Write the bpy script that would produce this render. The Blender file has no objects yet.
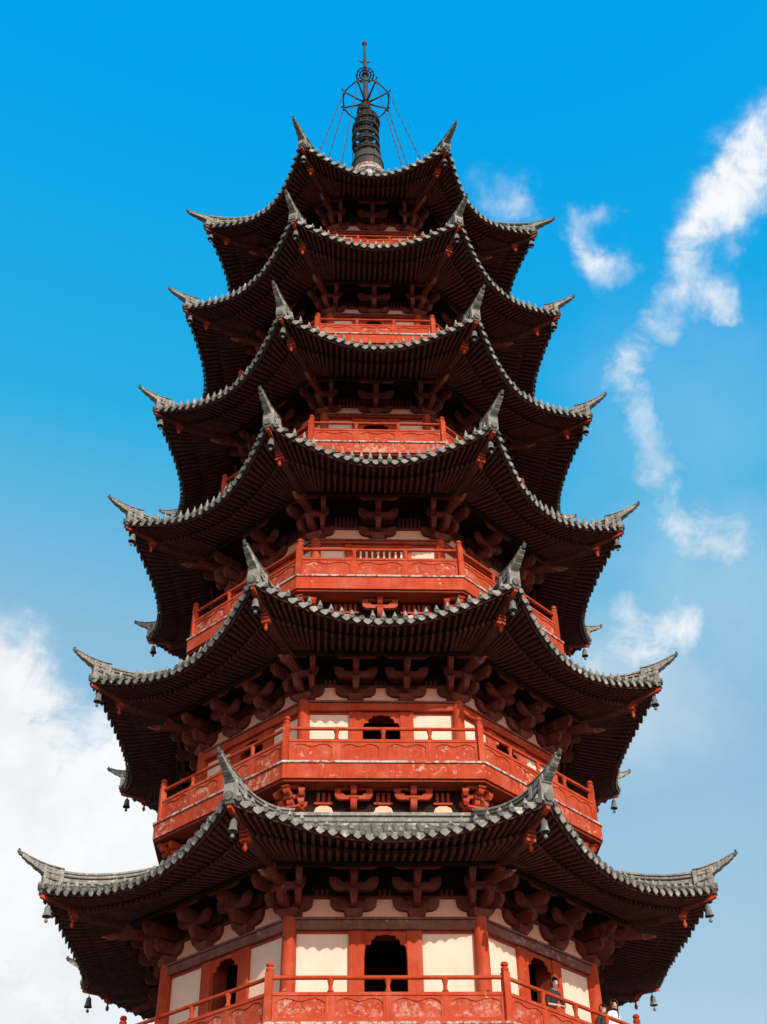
import bpy, bmesh, math, random
from mathutils import Vector, Matrix, noise
random.seed(7)
R = math.radians
S = bpy.context.scene
COL = S.collection
PI = math.pi
T8 = math.tan(PI/8); C8 = math.cos(PI/8); S8 = math.sin(PI/8)
EYE = 1.6                       # eye height: all heights below are measured from it
PSI = 0.0364148                 # the tower is turned a little

# ------------------------------------------------------------------ materials
def nodes(name):
    m = bpy.data.materials.new(name); m.use_nodes = True
    nt = m.node_tree
    return m, nt, nt.nodes['Principled BSDF']
def N(nt, kind, **kw):
    n = nt.nodes.new(kind)
    for k, v in kw.items(): setattr(n, k, v)
    return n
def tex(nt, scale, detail=6, rough=.6, sx=1, sy=1, sz=1):
    co = N(nt, 'ShaderNodeNewGeometry')
    mp = N(nt, 'ShaderNodeMapping'); mp.inputs['Scale'].default_value = (sx, sy, sz)
    nt.links.new(co.outputs['Position'], mp.inputs['Vector'])
    t = N(nt, 'ShaderNodeTexNoise'); t.inputs['Scale'].default_value = scale
    t.inputs['Detail'].default_value = detail; t.inputs['Roughness'].default_value = rough
    nt.links.new(mp.outputs[0], t.inputs['Vector'])
    return t.outputs['Fac']
def ramp(nt, fac, stops):
    r = N(nt, 'ShaderNodeValToRGB')
    el = r.color_ramp.elements
    while len(el) < len(stops): el.new(.5)
    for e, (p, c) in zip(el, stops):
        e.position = p; e.color = (c, c, c, 1) if not hasattr(c, '__len__') else (*c, 1)
    nt.links.new(fac, r.inputs[0])
    return r.outputs[0]
def mix(nt, fac, a, b, blend='MIX'):
    m = N(nt, 'ShaderNodeMix', data_type='RGBA', blend_type=blend)
    if hasattr(fac, 'is_linked'): nt.links.new(fac, m.inputs[0])
    else: m.inputs[0].default_value = fac
    for s, v in ((m.inputs[6], a), (m.inputs[7], b)):
        if hasattr(v, 'is_linked'): nt.links.new(v, s)
        else: s.default_value = (*v, 1)
    return m.outputs[2]
def bump(nt, b, fac, strength=.3, dist=.02):
    bp = N(nt, 'ShaderNodeBump'); bp.inputs['Strength'].default_value = strength
    bp.inputs['Distance'].default_value = dist
    nt.links.new(fac, bp.inputs['Height']); nt.links.new(bp.outputs[0], b.inputs['Normal'])
def paint(name, c1, c2, chip=None, chip_at=.66, rough=.6, grain=3, chipscale=5, ctrans=.02):
    m, nt, b = nodes(name)
    f = tex(nt, grain, 8, .65)
    col = mix(nt, ramp(nt, f, [(.3, 0), (.7, 1)]), c1, c2)
    st = tex(nt, 6, 5, .6, 2.2, 2.2, .25)
    col = mix(nt, ramp(nt, st, [(.45, 0), (.75, .5)]), col, tuple(x*.45 for x in c1))
    if chip:
        fade = tex(nt, 1.7, 6, .62)
        col = mix(nt, ramp(nt, fade, [(.48, 0), (.66, .45)]), col, tuple(x*.62+y*.38 for x, y in zip(c2, chip)))
        g = tex(nt, chipscale, 9, .72)
        big = tex(nt, .9, 3, .5)
        add = N(nt, 'ShaderNodeMath', operation='MULTIPLY_ADD')
        nt.links.new(big, add.inputs[0]); add.inputs[1].default_value = .45
        nt.links.new(g, add.inputs[2])
        k = ramp(nt, add.outputs[0], [(chip_at+.16, 0), (chip_at+.16+ctrans, 1)])
        col = mix(nt, k, col, chip)
    nt.links.new(col, b.inputs['Base Color'])
    b.inputs['Roughness'].default_value = rough
    b.inputs['Specular IOR Level'].default_value = .12
    bump(nt, b, tex(nt, 28, 6, .7), .25, .01)
    return m
M = {}
M['red'] = paint('red_paint', (.37, .036, .0095), (.47, .054, .015), (.50, .22, .14), .735, .62)
M['red_worn'] = paint('worn_red_paint', (.345, .033, .009), (.44, .050, .014), (.48, .24, .16), .64, .65, 4, 8, .07)
M['red_flaky'] = paint('flaking_red_paint', (.345, .033, .010), (.44, .052, .016), (.52, .30, .22), .575, .68, 5, 9, .20)
M['red_dark'] = paint('dark_red_timber', (.20, .028, .014), (.30, .040, .020), None, rough=.7)
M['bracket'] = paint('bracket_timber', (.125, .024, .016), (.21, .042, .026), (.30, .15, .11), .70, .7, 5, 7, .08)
M['bracket_lit'] = paint('sunlit_bracket_timber', (.34, .036, .012), (.45, .054, .018), (.5, .3, .2), .74, .65)  # lit copy of the bracket timber, sunlight put into its brighter red
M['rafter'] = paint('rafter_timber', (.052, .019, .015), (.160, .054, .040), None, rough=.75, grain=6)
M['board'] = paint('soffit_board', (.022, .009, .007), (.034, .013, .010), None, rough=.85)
M['bracket_tip'] = paint('sunlit_bracket_tip', (.24, .085, .055), (.36, .17, .12), None, rough=.7)  # sunlight on the beak's end painted as a paler tip
M['lintel'] = paint('weathered_lintel', (.15, .045, .032), (.24, .085, .062), (.34, .27, .23), .66, .75, 5, 6, .1)
M['void'] = paint('dark_interior', (.016, .010, .009), (.022, .013, .011), None, rough=.95)  # near-black colour stands in for the darkness of the room
M['iron'] = paint('spire_iron', (.035, .032, .034), (.070, .060, .058), (.16, .09, .06), .72, .55, 4, 9, .1)
M['bronze'] = paint('bell_bronze', (.085, .08, .07), (.19, .18, .16), (.38, .36, .32), .66, .55, 8, 9, .1)
M['pale_trim'] = paint('weathered_pale_trim', (.34, .31, .275), (.52, .48, .43), (.34, .08, .045), .54, .8, 6, 7, .06)

def plaster(name, k):
    m, nt, b = nodes(name)
    f = tex(nt, 1.6, 6, .6)
    col = mix(nt, ramp(nt, f, [(.3, 0), (.7, 1)]), *k)
    s = tex(nt, 5, 5, .65, 2, 2, .18)
    col = mix(nt, ramp(nt, s, [(.50, 0), (.80, .30)]), col, (.62, .35, .25))
    q = tex(nt, 2.6, 9, .7)
    col = mix(nt, ramp(nt, q, [(.58, 0), (.66, .35)]), col, (.55, .40, .31))
    nt.links.new(col, b.inputs['Base Color']); b.inputs['Roughness'].default_value = .9
    b.inputs['Specular IOR Level'].default_value = .1
    bump(nt, b, tex(nt, 14, 6, .6), .15, .01)
    return m
M['plaster'] = plaster('white_plaster', ((.77, .49, .365), (.83, .575, .45)))
M['bounce_plaster'] = plaster('red_bounce_plaster', ((.93, .38, .25), (.96, .46, .33)))  # white plaster with red bounce light put into its colour
def tile(name, dark, light, pale, at=.55):
    m, nt, b = nodes(name)
    f = tex(nt, 7, 8, .7)
    col = mix(nt, ramp(nt, f, [(.32, 0), (.68, 1)]), dark, light)
    g = tex(nt, 3.2, 9, .75)
    col = mix(nt, ramp(nt, g, [(at, 0), (at+.10, 1)]), col, pale)
    h = tex(nt, 11, 6, .7)
    col = mix(nt, ramp(nt, h, [(.60, 0), (.70, .8)]), col, (.060, .062, .050))
    nt.links.new(col, b.inputs['Base Color']); b.inputs['Roughness'].default_value = .85
    b.inputs['Specular IOR Level'].default_value = .25
    bump(nt, b, tex(nt, 20, 8, .7), .5, .02)
    return m
M['tile'] = tile('grey_roof_tile', (.070, .063, .052), (.175, .160, .132), (.38, .35, .295), .57)
M['ridge'] = tile('weathered_ridge_plaster', (.135, .12, .10), (.30, .268, .225), (.50, .455, .39), .55)
M['ridge_dark'] = tile('dark_ridge_tile', (.055, .051, .043), (.13, .12, .10), (.28, .255, .22), .64)
def flat(name, c, rough=.8):
    m, nt, b = nodes(name)
    f = tex(nt, 9, 5, .6)
    nt.links.new(mix(nt, f, tuple(x*.75 for x in c), tuple(min(1, x*1.25) for x in c)), b.inputs['Base Color'])
    b.inputs['Roughness'].default_value = rough
    return m
M['skin'] = flat('skin', (.52, .27, .18), .55)
M['hair'] = flat('dark_hair', (.016, .012, .010), .5)
M['hair_brown'] = flat('brown_hair', (.050, .022, .014), .45)
M['cloth_black'] = flat('black_cloth', (.020, .018, .022))
M['cloth_white'] = flat('white_cloth', (.70, .72, .74))
M['cloth_grey'] = flat('dark_cloth', (.05, .045, .05))
M['ground'] = flat('stone_paving', (.11, .098, .078), .9)

# ------------------------------------------------------------------ mesh builder
class MB:
    def __init__(s): s.v = []; s.f = []; s.m = []; s.mats = []
    def mi(s, m):
        if m not in s.mats: s.mats.append(m)
        return s.mats.index(m)
    def add(s, vs, fs, m):
        o = len(s.v); s.v += [tuple(v) for v in vs]; k = s.mi(m)
        for f in fs: s.f.append(tuple(o+i for i in f)); s.m.append(k)
    # t = along the side, n = outward, z = up  (outward is -Y)
    def box(s, t0, t1, n0, n1, z0, z1, m):
        vs = [(t, -n, z) for z in (z0, z1) for n in (n0, n1) for t in (t0, t1)]
        s.add(vs, [(0,1,3,2),(4,6,7,5),(0,4,5,1),(2,3,7,6),(0,2,6,4),(1,5,7,3)], m)
    def hexa(s, q0, q1, m):          # two quads (4 corners each) joined
        s.add(list(q0)+list(q1), [(3,2,1,0),(4,5,6,7),(0,1,5,4),(1,2,6,5),(2,3,7,6),(3,0,4,7)], m)
    def prism(s, poly, n0, n1, m, axis='n'):   # outline in (t,z), extruded along n ; axis='t': outline in (n,z)
        if axis == 'n': a = [(t, -n0, z) for t, z in poly]; b = [(t, -n1, z) for t, z in poly]
        else: a = [(n0, -n, z) for n, z in poly]; b = [(n1, -n, z) for n, z in poly]
        k = len(poly)
        s.add(a+b, [tuple(range(k)), tuple(range(2*k-1, k-1, -1))]+[(i, i+k, (i+1) % k+k, (i+1) % k) for i in range(k)], m)
    def tube(s, pts, r, m, seg=8, caps=True, phase=0):
        pts = [Vector(p) for p in pts]
        rs = r if hasattr(r, '__len__') else [r]*len(pts)
        vs = []; up0 = None
        for i, p in enumerate(pts):
            d = (pts[min(i+1, len(pts)-1)]-pts[max(i-1, 0)]).normalized()
            ref = Vector((0, 0, 1)) if abs(d.z) < .95 else Vector((0, 1, 0))
            x = d.cross(ref).normalized(); y = d.cross(x)
            for k in range(seg):
                a = 2*PI*k/seg+phase
                vs.append(p+(x*math.cos(a)+y*math.sin(a))*rs[i])
        fs = []
        for i in range(len(pts)-1):
            for k in range(seg):
                fs.append((i*seg+k, i*seg+(k+1) % seg, (i+1)*seg+(k+1) % seg, (i+1)*seg+k))
        if caps:
            fs.append(tuple(range(seg-1, -1, -1))); fs.append(tuple((len(pts)-1)*seg+k for k in range(seg)))
        s.add(vs, fs, m)
    def lathe(s, prof, c, m, seg=12, a0=0):   # prof = [(r, z)...] round the vertical through c
        vs = []
        for r, z in prof:
            for k in range(seg):
                a = 2*PI*k/seg+a0
                vs.append((c[0]+r*math.cos(a), c[1]+r*math.sin(a), c[2]+z))
        fs = []
        for i in range(len(prof)-1):
            for k in range(seg):
                fs.append((i*seg+k, i*seg+(k+1) % seg, (i+1)*seg+(k+1) % seg, (i+1)*seg+k))
        fs.append(tuple(range(seg-1, -1, -1))); fs.append(tuple((len(prof)-1)*seg+k for k in range(seg)))
        s.add(vs, fs, m)
    def oct_ring(s, r0, r1, z0, z1, m):       # octagonal ring, circumradii r0 < r1
        vs = []
        for k in range(8):
            a = R(45*k+22.5)
            for r in (r0, r1):
                for z in (z0, z1): vs.append((r*math.sin(a), -r*math.cos(a), z))
        fs = []
        for k in range(8):
            a = 4*k; b = 4*((k+1) % 8)
            fs += [(a, a+1, b+1, b), (a+2, b+2, b+3, a+3), (a, b, b+2, a+2), (a+1, a+3, b+3, b+1)]
        s.add(vs, fs, m)
    def mesh(s, name, smooth=False, fix=True):
        me = bpy.data.meshes.new(name)
        me.from_pydata(s.v, [], s.f)
        for m in s.mats: me.materials.append(M[m])
        me.polygons.foreach_set('material_index', s.m)
        if fix:
            bm = bmesh.new(); bm.from_mesh(me)
            big = [f for f in bm.faces if len(f.verts) > 4]
            bmesh.ops.recalc_face_normals(bm, faces=bm.faces)
            if big: bmesh.ops.triangulate(bm, faces=big)
            bm.to_mesh(me); bm.free()
        if smooth:
            me.polygons.foreach_set('use_smooth', [True]*len(me.polygons))
            me.set_sharp_from_angle(angle=R(40))
        return me
    def build(s, name, parent=None, smooth=False, rz=0, loc=(0, 0, 0), fix=True):
        return link(name, s.mesh(name, smooth, fix), parent, rz, loc)
def link(name, me, parent=None, rz=0, loc=(0, 0, 0)):
    o = bpy.data.objects.new(name, me); COL.objects.link(o)
    o.parent = parent; o.location = loc; o.rotation_euler = (0, 0, rz)
    return o
def tag(o, label=None, cat=None, group=None, kind=None):
    for k, v in (('label', label), ('category', cat), ('group', group), ('kind', kind)):
        if v: o[k] = v
    return o
def repeat(o, angles, f=None):
    out = [o]
    for a in angles:
        c = o.copy(); COL.objects.link(c); c.parent = o.parent; c.rotation_euler = (0, 0, R(a)); out.append(c)
    return out
def bevel(o, w=.012):
    b = o.modifiers.new('edge', 'BEVEL'); b.width = w; b.segments = 1; b.limit_method = 'ANGLE'; b.angle_limit = R(50)

# ------------------------------------------------------------------ measures of the six storeys
# heights above the eye, radii of the corners
ST = [
 dict(slab=7.93, hs=0.95,  Rp=6.44, Rc=5.52, lint=10.45, mids=2, bays=4, open='door'),
 dict(slab=13.99, hs=0.95, Rp=6.08, Rc=5.09, lint=16.20, mids=2, bays=4, open='door'),
 dict(slab=19.71, hs=0.98, Rp=5.70, Rc=4.62, lint=21.76, mids=1, bays=3, open='grille'),
 dict(slab=25.04, hs=0.87, Rp=5.18, Rc=4.20, lint=27.10, mids=1, bays=3, open='door'),
 dict(slab=30.03, hs=0.8, Rp=4.94, Rc=3.92, lint=32.10, mids=1, bays=3, open='door'),
 dict(slab=34.98, hs=0.66, Rp=4.59, Rc=3.62, lint=36.98, mids=1, bays=3, open='door')]
RF = [
 dict(Re=8.80, ze=11.81, kf=.935, zm=11.20, zp=11.55, npl=6.05, Rt=9.45, zt=12.71, spike=.16),
 dict(Re=8.39, ze=17.72, kf=.915, zm=17.017, zp=17.30, npl=5.65, Rt=8.97, zt=18.60, spike=.24),
 dict(Re=8.11, ze=23.24, kf=.90,  zm=22.517, zp=22.95, npl=5.20, Rt=8.72, zt=24.12, spike=.34),
 dict(Re=7.73, ze=28.08, kf=.905, zm=27.404, zp=28.10, npl=4.75, Rt=8.33, zt=28.97, spike=.34),
 dict(Re=7.22, ze=33.32, kf=.91,  zm=32.686, zp=33.10, npl=4.45, Rt=7.85, zt=34.11, spike=.34),
 dict(Re=6.83, ze=38.10, kf=.87,  zm=37.488, zp=38.25, npl=4.10, Rt=7.60, zt=38.73, spike=.30)]
for i, r in enumerate(RF):
    r['am'] = r['kf']*r['Re']*C8
    if i < 5:
        nx = ST[i+1]
        r['nt'] = (nx['Rp']-.55)*C8+.06      # the roof ends on the wall band below the next balcony
        r['top'] = nx['slab']-1.33
    else:
        r['nt'] = .55; r['top'] = 44.65
# ------------------------------------------------------------------ roof shapes
def edge_n(r, u): return r['am'] + (r['Re']*C8-r['am'])*abs(u)**2
def edge_z(r, u): return r['zm'] + (r['ze']-r['zm'])*abs(u)**2.0
def uof(t, n): return max(-1, min(1, t/(n*T8)))
def top_z(r, t, n):
    u = uof(t, n); ne = edge_n(r, u)
    v = max(0, min(1, (ne-n)/(ne-r['nt'])))
    g = (.57*v+.43*v*v) if r['top'] > 40 else (.72*v+.28*v*v)
    z0 = r['zm']+.07
    return z0+(r['top']-z0)*g+(edge_z(r, u)-r['zm'])*(1-v)**(1.7 if r['top'] < 40 else 3.2)
def sof_z(r, t, n):
    u = uof(t, n); ne = edge_n(r, u)
    s = (ne-n)/(ne-r['npl'])
    z0 = r['zm']-.02
    g = .8*s+.2*s*s
    return z0+(r['zp']-z0)*min(g, 1.12)+(edge_z(r, u)-r['zm'])*max(0, 1-s)**1.5
def edge_at(r, t):                # the eave's n where it crosses t
    n = r['am']
    for _ in range(30): n = edge_n(r, uof(t, n))
    return n

def roof_tiles(r, peak):
    b = MB(); z0 = r['zm']
    hw = r['Re']*S8
    sp = .262
    K = int(hw/sp)
    one = MB()
    # bedding sheet
    nu, nv = 24, 10
    P = []
    for j in range(nv+1):
        v = j/nv
        for i in range(nu+1):
            u = -1+2*i/nu
            ne = edge_n(r, u); n = ne+(r['nt']-ne)*v; t = u*n*T8
            P.append((t, -n, top_z(r, t, n)-z0))
    one.add(P, [(j*(nu+1)+i, j*(nu+1)+i+1, (j+1)*(nu+1)+i+1, (j+1)*(nu+1)+i) for j in range(nv) for i in range(nu)], 'tile')
    # front lip of the sheet
    L = []
    for i in range(nu+1):
        u = -1+2*i/nu; ne = edge_n(r, u); t = u*ne*T8; z = top_z(r, t, ne)-z0
        L += [(t, -ne, z), (t, -ne, z-.06), (t*.985, -ne*.985, z-.08)]
    one.add(L, [f for i in range(nu) for f in ((3*i, 3*i+3, 3*i+4, 3*i+1), (3*i+1, 3*i+4, 3*i+5, 3*i+2))], 'ridge_dark')
    rng = random.Random(int(r['Re']*100))
    cols = [k*sp for k in range(-K, K+1)]
    for t in cols:
        if abs(t) > hw-.10: continue
        ne = edge_at(r, t)+.03; n1 = max(r['nt'], abs(t)/T8+.05)
        if n1 > ne-.15: n1 = ne-.15
        m = 9; rad = .066
        vs = []; seg = 5
        jz = rng.uniform(-.022, .022); jt = rng.uniform(-.018, .018)
        for j in range(m+1):
            n = ne+(n1-ne)*j/m; z = top_z(r, t, n)-z0+jz*(1-j/m)
            if j == 0: n += 0
            for q in range(seg+1):
                a = PI*q/seg
                vs.append((t+jt+math.cos(a)*rad, -n, z-.01+math.sin(a)*rad*1.1))
        fs = [(j*(seg+1)+q, j*(seg+1)+q+1, (j+1)*(seg+1)+q+1, (j+1)*(seg+1)+q) for j in range(m) for q in range(seg)]
        one.add(vs, fs, 'tile')
        # round end tile, slightly tipped forward
        z = top_z(r, t, ne)-z0+.018+jz; rr = .072; S_ = 10
        d0 = [(t+jt+math.cos(2*PI*k/S_)*rr, -(ne+.012-.012*math.sin(2*PI*k/S_)), z+math.sin(2*PI*k/S_)*rr) for k in range(S_)]
        d1 = [(x, y-.035, zz) for x, y, zz in d0]
        d2 = [(t+jt+(x-t-jt)*.72, y-.001, z+(zz-z)*.72) for x, y, zz in d1]
        d3 = [(x, y+.012, zz) for x, y, zz in d2]
        one.add(d0+d1+d2+d3, [(k, (k+1) % S_, S_+(k+1) % S_, S_+k) for k in range(S_)]
                + [(S_+k, S_+(k+1) % S_, 2*S_+(k+1) % S_, 2*S_+k) for k in range(S_)]
                + [(2*S_+k, 2*S_+(k+1) % S_, 3*S_+(k+1) % S_, 3*S_+k) for k in range(S_)]
                + [tuple(range(3*S_, 4*S_))], 'ridge_dark')
        # nail cap on the end tile
        if r['spike'] and rng.random() > .06:
            h = r['spike']*rng.uniform(.85, 1.1); zt = top_z(r, t, ne-.10)-z0+.06
            one.lathe([(.040, 0), (.070, h*.2), (.046, h*.55), (.006, h)], (t+jt, -(ne-.10), zt), 'ridge', 6)
    for k in range(len(cols)-1):                        # hanging drip tile between two end tiles
        t = (cols[k]+cols[k+1])/2
        if abs(t) > hw-.14: continue
        ne = edge_at(r, t)+.015; z = top_z(r, t, ne)-z0+rng.uniform(-.03, .015)
        w = sp/2-.018
        out = [(-w, .03), (w, .03), (w, -.035), (w*.62, -.085), (0, -.135), (-w*.62, -.085), (-w, -.035)]
        one.prism([(t+x, z+y) for x, y in out], ne+.012, ne+.038, 'ridge')
    for k in range(8):
        rot = Matrix.Rotation(R(45*k), 3, 'Z')
        for m in one.mats: b.mi(m)
        o = len(b.v)
        b.v += [tuple(rot@Vector(v)) for v in one.v]
        b.f += [tuple(o+i for i in f) for f in one.f]
        b.m += [b.mi(one.mats[q]) for q in one.m]
    return b

def soffit(r, w):
    """boards and two tiers of rafters on one side of the eave"""
    b = MB(); z0 = r['zm']
    nu = 24
    def sheet(f0, f1, dz, m, mat):
        P = []
        for j in range(m+1):
            for i in range(nu+1):
                u = -1+2*i/nu
                ne = edge_n(r, u)-.06
                n = ne+(r['npl']-ne)*(f0+(f1-f0)*j/m); t = u*n*T8
                P.append((t, -n, sof_z(r, t, n)-z0+dz))
        b.add(P, [(j*(nu+1)+i, (j+1)*(nu+1)+i, (j+1)*(nu+1)+i+1, j*(nu+1)+i+1) for j in range(m) for i in range(nu)], mat)
    FB = .46
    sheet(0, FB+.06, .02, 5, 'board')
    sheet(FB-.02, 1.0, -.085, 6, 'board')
    # flat ceiling from the eave purlin in to the wall
    nw = w*C8
    zi = sof_z(r, 0, r['npl'])-z0-.085
    b.add([(-r['npl']*T8, -r['npl'], zi), (r['npl']*T8, -r['npl'], zi), (nw*T8, -nw, zi+.1), (-nw*T8, -nw, zi+.1)], [(0, 1, 2, 3)], 'board')
    # eave board
    L = []
    for i in range(nu+1):
        u = -1+2*i/nu; ne = edge_n(r, u)-.05; t = u*ne*T8; z = sof_z(r, t, ne)-z0
        L += [(t, -ne, z+.09), (t, -ne, z-.045), (t*(ne-.05)/ne, -(ne-.05), z-.045), (t*(ne-.05)/ne, -(ne-.05), z+.09)]
    b.add(L, [f for i in range(nu) for f in ((4*i, 4*i+4, 4*i+5, 4*i+1), (4*i+1, 4*i+5, 4*i+6, 4*i+2), (4*i+2, 4*i+6, 4*i+7, 4*i+3))], 'rafter')
    hw = r['Re']*S8; sp = .178; K = int((hw-.12)/sp)
    tw = .74*r['npl']*T8; ti = r['npl']*T8-.06; tm = K*sp
    rng = random.Random(3)
    for k in range(-K, K+1):
        te = k*sp; ne = edge_at(r, te)-.12
        s = 1 if te >= 0 else -1
        tin = te if abs(te) < tw else s*(tw+(abs(te)-tw)/(tm-tw)*(ti-tw))
        def path(f): return (te+(tin-te)*f, ne+(r['npl']-ne)*f)
        for (f0, f1, dz, hgt, wd, nseg) in ((0, FB+.08, .015, .088, .040, 3), (FB-.09, 1.03, -.088, .10, .046, 3)):
            rows = []
            for j in range(nseg+1):
                t, n = path(f0+(f1-f0)*j/nseg)
                z = sof_z(r, t, n)-z0+dz
                rows.append([(t-wd, -n, z), (t+wd, -n, z), (t+wd*.8, -n, z-hgt), (t-wd*.8, -n, z-hgt)])
            for a, c in zip(rows, rows[1:]): pass
            o = len(b.v)
            vs = [v for row in rows for v in row]
            fs = [(0, 1, 2, 3)]
            for j in range(nseg):
                for q in (1, 2, 3): fs.append((4*j+q, 4*j+(q+1) % 4, 4*j+4+(q+1) % 4, 4*j+4+q))
            b.add(vs, fs, 'rafter')
    # eave purlin
    z = sof_z(r, 0, r['npl'])-z0-.19
    q = r['npl']*T8
    b.tube([(-q-.04, -r['npl'], z-.08), (q+.04, -r['npl'], z-.03)], .055, 'board', 8)
    return b

def hip_beam(r, w):
    """canonical: runs outward along -Y under one corner"""
    b = MB(); z0 = r['zm']
    def zs(rad): return sof_z(r, rad*S8, rad*C8)-z0
    r1 = r['Re']-.86
    path = [w-.1+(r1-w+.1)*j/6 for j in range(7)]
    rows = [[(x, -p, zs(p)-.10+dz) for x, dz in ((-.075, 0), (.075, 0), (.075, -.22), (-.075, -.22))] for p in path]
    for a, c in zip(rows, rows[1:]): b.hexa(a, c, 'rafter')
    z1 = zs(r1)-.12
    for k in range(3):                                  # stepped block on the beam end
        b.box(-.115+.01*k, .115-.01*k, r1-.12+.04*k, r1+.04+.04*k, z1-.23+.08*k, z1-.158+.08*k, 'red_dark' if k else 'bracket_lit')
    b.tube([(0, -r1+.02, z1-.21), (0, -r1+.02, z1-.36)], .026, 'red', 8)
    b.lathe([(.03, 0), (.050, -.04), (.045, -.09), (.02, -.13)], (0, -r1+.02, z1-.32), 'red', 8)
    q = [r1-.05+(r['Re']-.03-r1+.05)*j/5 for j in range(6)]
    rows = []
    for j, p in enumerate(q):
        f = j/5
        zt = zs(p)-.03
        h = .15-.04*f
        rows.append([(x*(1-.25*f), -p, zt+dz) for x, dz in ((-.06, 0), (.06, 0), (.06, -h), (-.06, -h))])
    for j, (a, c) in enumerate(zip(rows, rows[1:])): b.hexa(a, c, 'red' if j > 3 else 'bracket')
    return b

def hip_ridge(r, last):
    b = MB(); z0 = r['zm']
    def zt(rad): return top_z(r, rad*S8, rad*C8)-z0
    ri = r['nt']/C8+(.15 if not last else 0); rc = r['Re']-.06
    K = 12
    st = []
    for j in range(K+1):
        p = ri+(rc-ri)*j/K; f = j/K
        st.append((p, zt(p)-.05, zt(p)+.34+.10*f**6, .135))
    for a, c in zip(st, st[1:]):
        A = [(x, -a[0], z) for x, z in ((-a[3], a[1]), (a[3], a[1]), (a[3]*.85, a[2]), (-a[3]*.85, a[2]))]
        B = [(x, -c[0], z) for x, z in ((-c[3], c[1]), (c[3], c[1]), (c[3]*.85, c[2]), (-c[3]*.85, c[2]))]
        b.hexa(A, B, 'ridge')
        for w_, za, zb, mt in ((.165, .10, .135, 'ridge_dark'), (.165, .24, .275, 'ridge_dark'), (.150, .34, .40, 'ridge')):
            A = [(x, -a[0], a[2]-.34+z) for x, z in ((-w_, za), (w_, za), (w_*.9, zb), (-w_*.9, zb))]
            B = [(x, -c[0], c[2]-.34+z) for x, z in ((-w_, za), (w_, za), (w_*.9, zb), (-w_*.9, zb))]
            b.hexa(A, B, mt)
    # horn: banded and swept upward
    zc = st[-1][2]+.05; zr = r['zt']-z0-.07; x1 = r['Rt']-.10
    H = 10; hs = []
    x0 = rc-.42
    for j in range(H+1):
        f = j/H
        p = x0+(x1-x0)*f
        top = zc-.03+(zr-zc+.03)*(.12*f+.88*f**1.75)
        th = .27*(1-f)**1.4+.10
        hs.append((p, top-th, top, (.125*(1-f)**1.3+.070)))
    for j in range(H):
        a, c = hs[j], hs[j+1]
        k = 1.0 if j % 2 == 0 else .90
        A = [(x, -a[0], z) for x, z in ((-a[3]*k, a[1]+(1-k)*.12), (a[3]*k, a[1]+(1-k)*.12), (a[3]*k*.9, a[2]), (-a[3]*k*.9, a[2]))]
        B = [(x, -c[0], z) for x, z in ((-c[3]*k, c[1]+(1-k)*.12), (c[3]*k, c[1]+(1-k)*.12), (c[3]*k*.9, c[2]), (-c[3]*k*.9, c[2]))]
        b.hexa(A, B, 'ridge')
        A = [(x, -a[0], z) for x, z in ((-a[3]*1.1, a[2]+.002), (a[3]*1.1, a[2]+.002), (a[3]*.8, a[2]+.045), (-a[3]*.8, a[2]+.045))]
        B = [(x, -c[0], z) for x, z in ((-c[3]*1.1, c[2]+.002), (c[3]*1.1, c[2]+.002), (c[3]*.8, c[2]+.045), (-c[3]*.8, c[2]+.045))]
        b.hexa(A, B, 'ridge')
    e = hs[-1]                                           # curled tip
    b.tube([(0, -e[0]+.04, e[2]-.03), (0, -e[0]-.05, e[2]+.0), (0, -e[0]-.10, e[2]+.06), (0, -e[0]-.085, e[2]+.10)], [.06, .055, .045, .03], 'ridge_dark', 8)
    # end wall under the horn and the corner's round end tile
    ze = zt(rc)
    b.box(-.15, .15, rc-.08, rc+.05, ze-.06, ze+.42, 'ridge')
    b.tube([(0, -rc-.02, ze+.03), (0, -rc-.11, ze+.02)], .105, 'tile', 10)
    b.box(-.10, .10, rc-.1, rc+.06, ze-.16, ze-.07, 'ridge_dark')
    return b

# ------------------------------------------------------------------ brackets
def boat(L, z0, z1, lift=.55):
    """outline (t,z) of a bracket arm: a tub with rounded lower corners, its ends rising above a hollowed middle"""
    h = z1-z0; rr = min(h*.85, L*.42); e = min(.11, L*.25)
    R_ = [(L*.40, z0)]
    for k in range(6):
        a = PI/2*k/5
        R_.append((L-rr+rr*math.sin(a), z0+rr-rr*math.cos(a)))
    R_ += [(L, z1-.012), (L-.012, z1), (L-e, z1)]
    for k in range(1, 5):
        a = PI/2*k/4
        R_.append((L-e-(L*.30)*math.sin(a), z1-h*.42*(1-math.cos(a))))
    return [(-x, z) for x, z in R_[::-1]]+R_
def block(b, t, n, z, w, h, m):
    q = lambda s, zz: [(t-s, -(n-s), zz), (t+s, -(n-s), zz), (t+s, -(n+s), zz), (t-s, -(n+s), zz)]
    b.hexa(q(w*.72, z), q(w, z+h*.5), m); b.hexa(q(w, z+h*.5+.001), q(w, z+h), m)
def arm_n(b, t, n0, n1, z0, z1, w, m):
    """arm running outward with a rounded sole at its free end"""
    h = z1-z0; rr = h*.8
    pts = [(n0, z1), (n0, z0)]
    for k in range(6):
        a = PI/2*k/5
        pts.append((n1-rr+rr*math.sin(a), z0+rr-rr*math.cos(a)))
    pts.append((n1, z1))
    b.prism(pts, t-w, t+w, m, axis='t')
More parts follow.
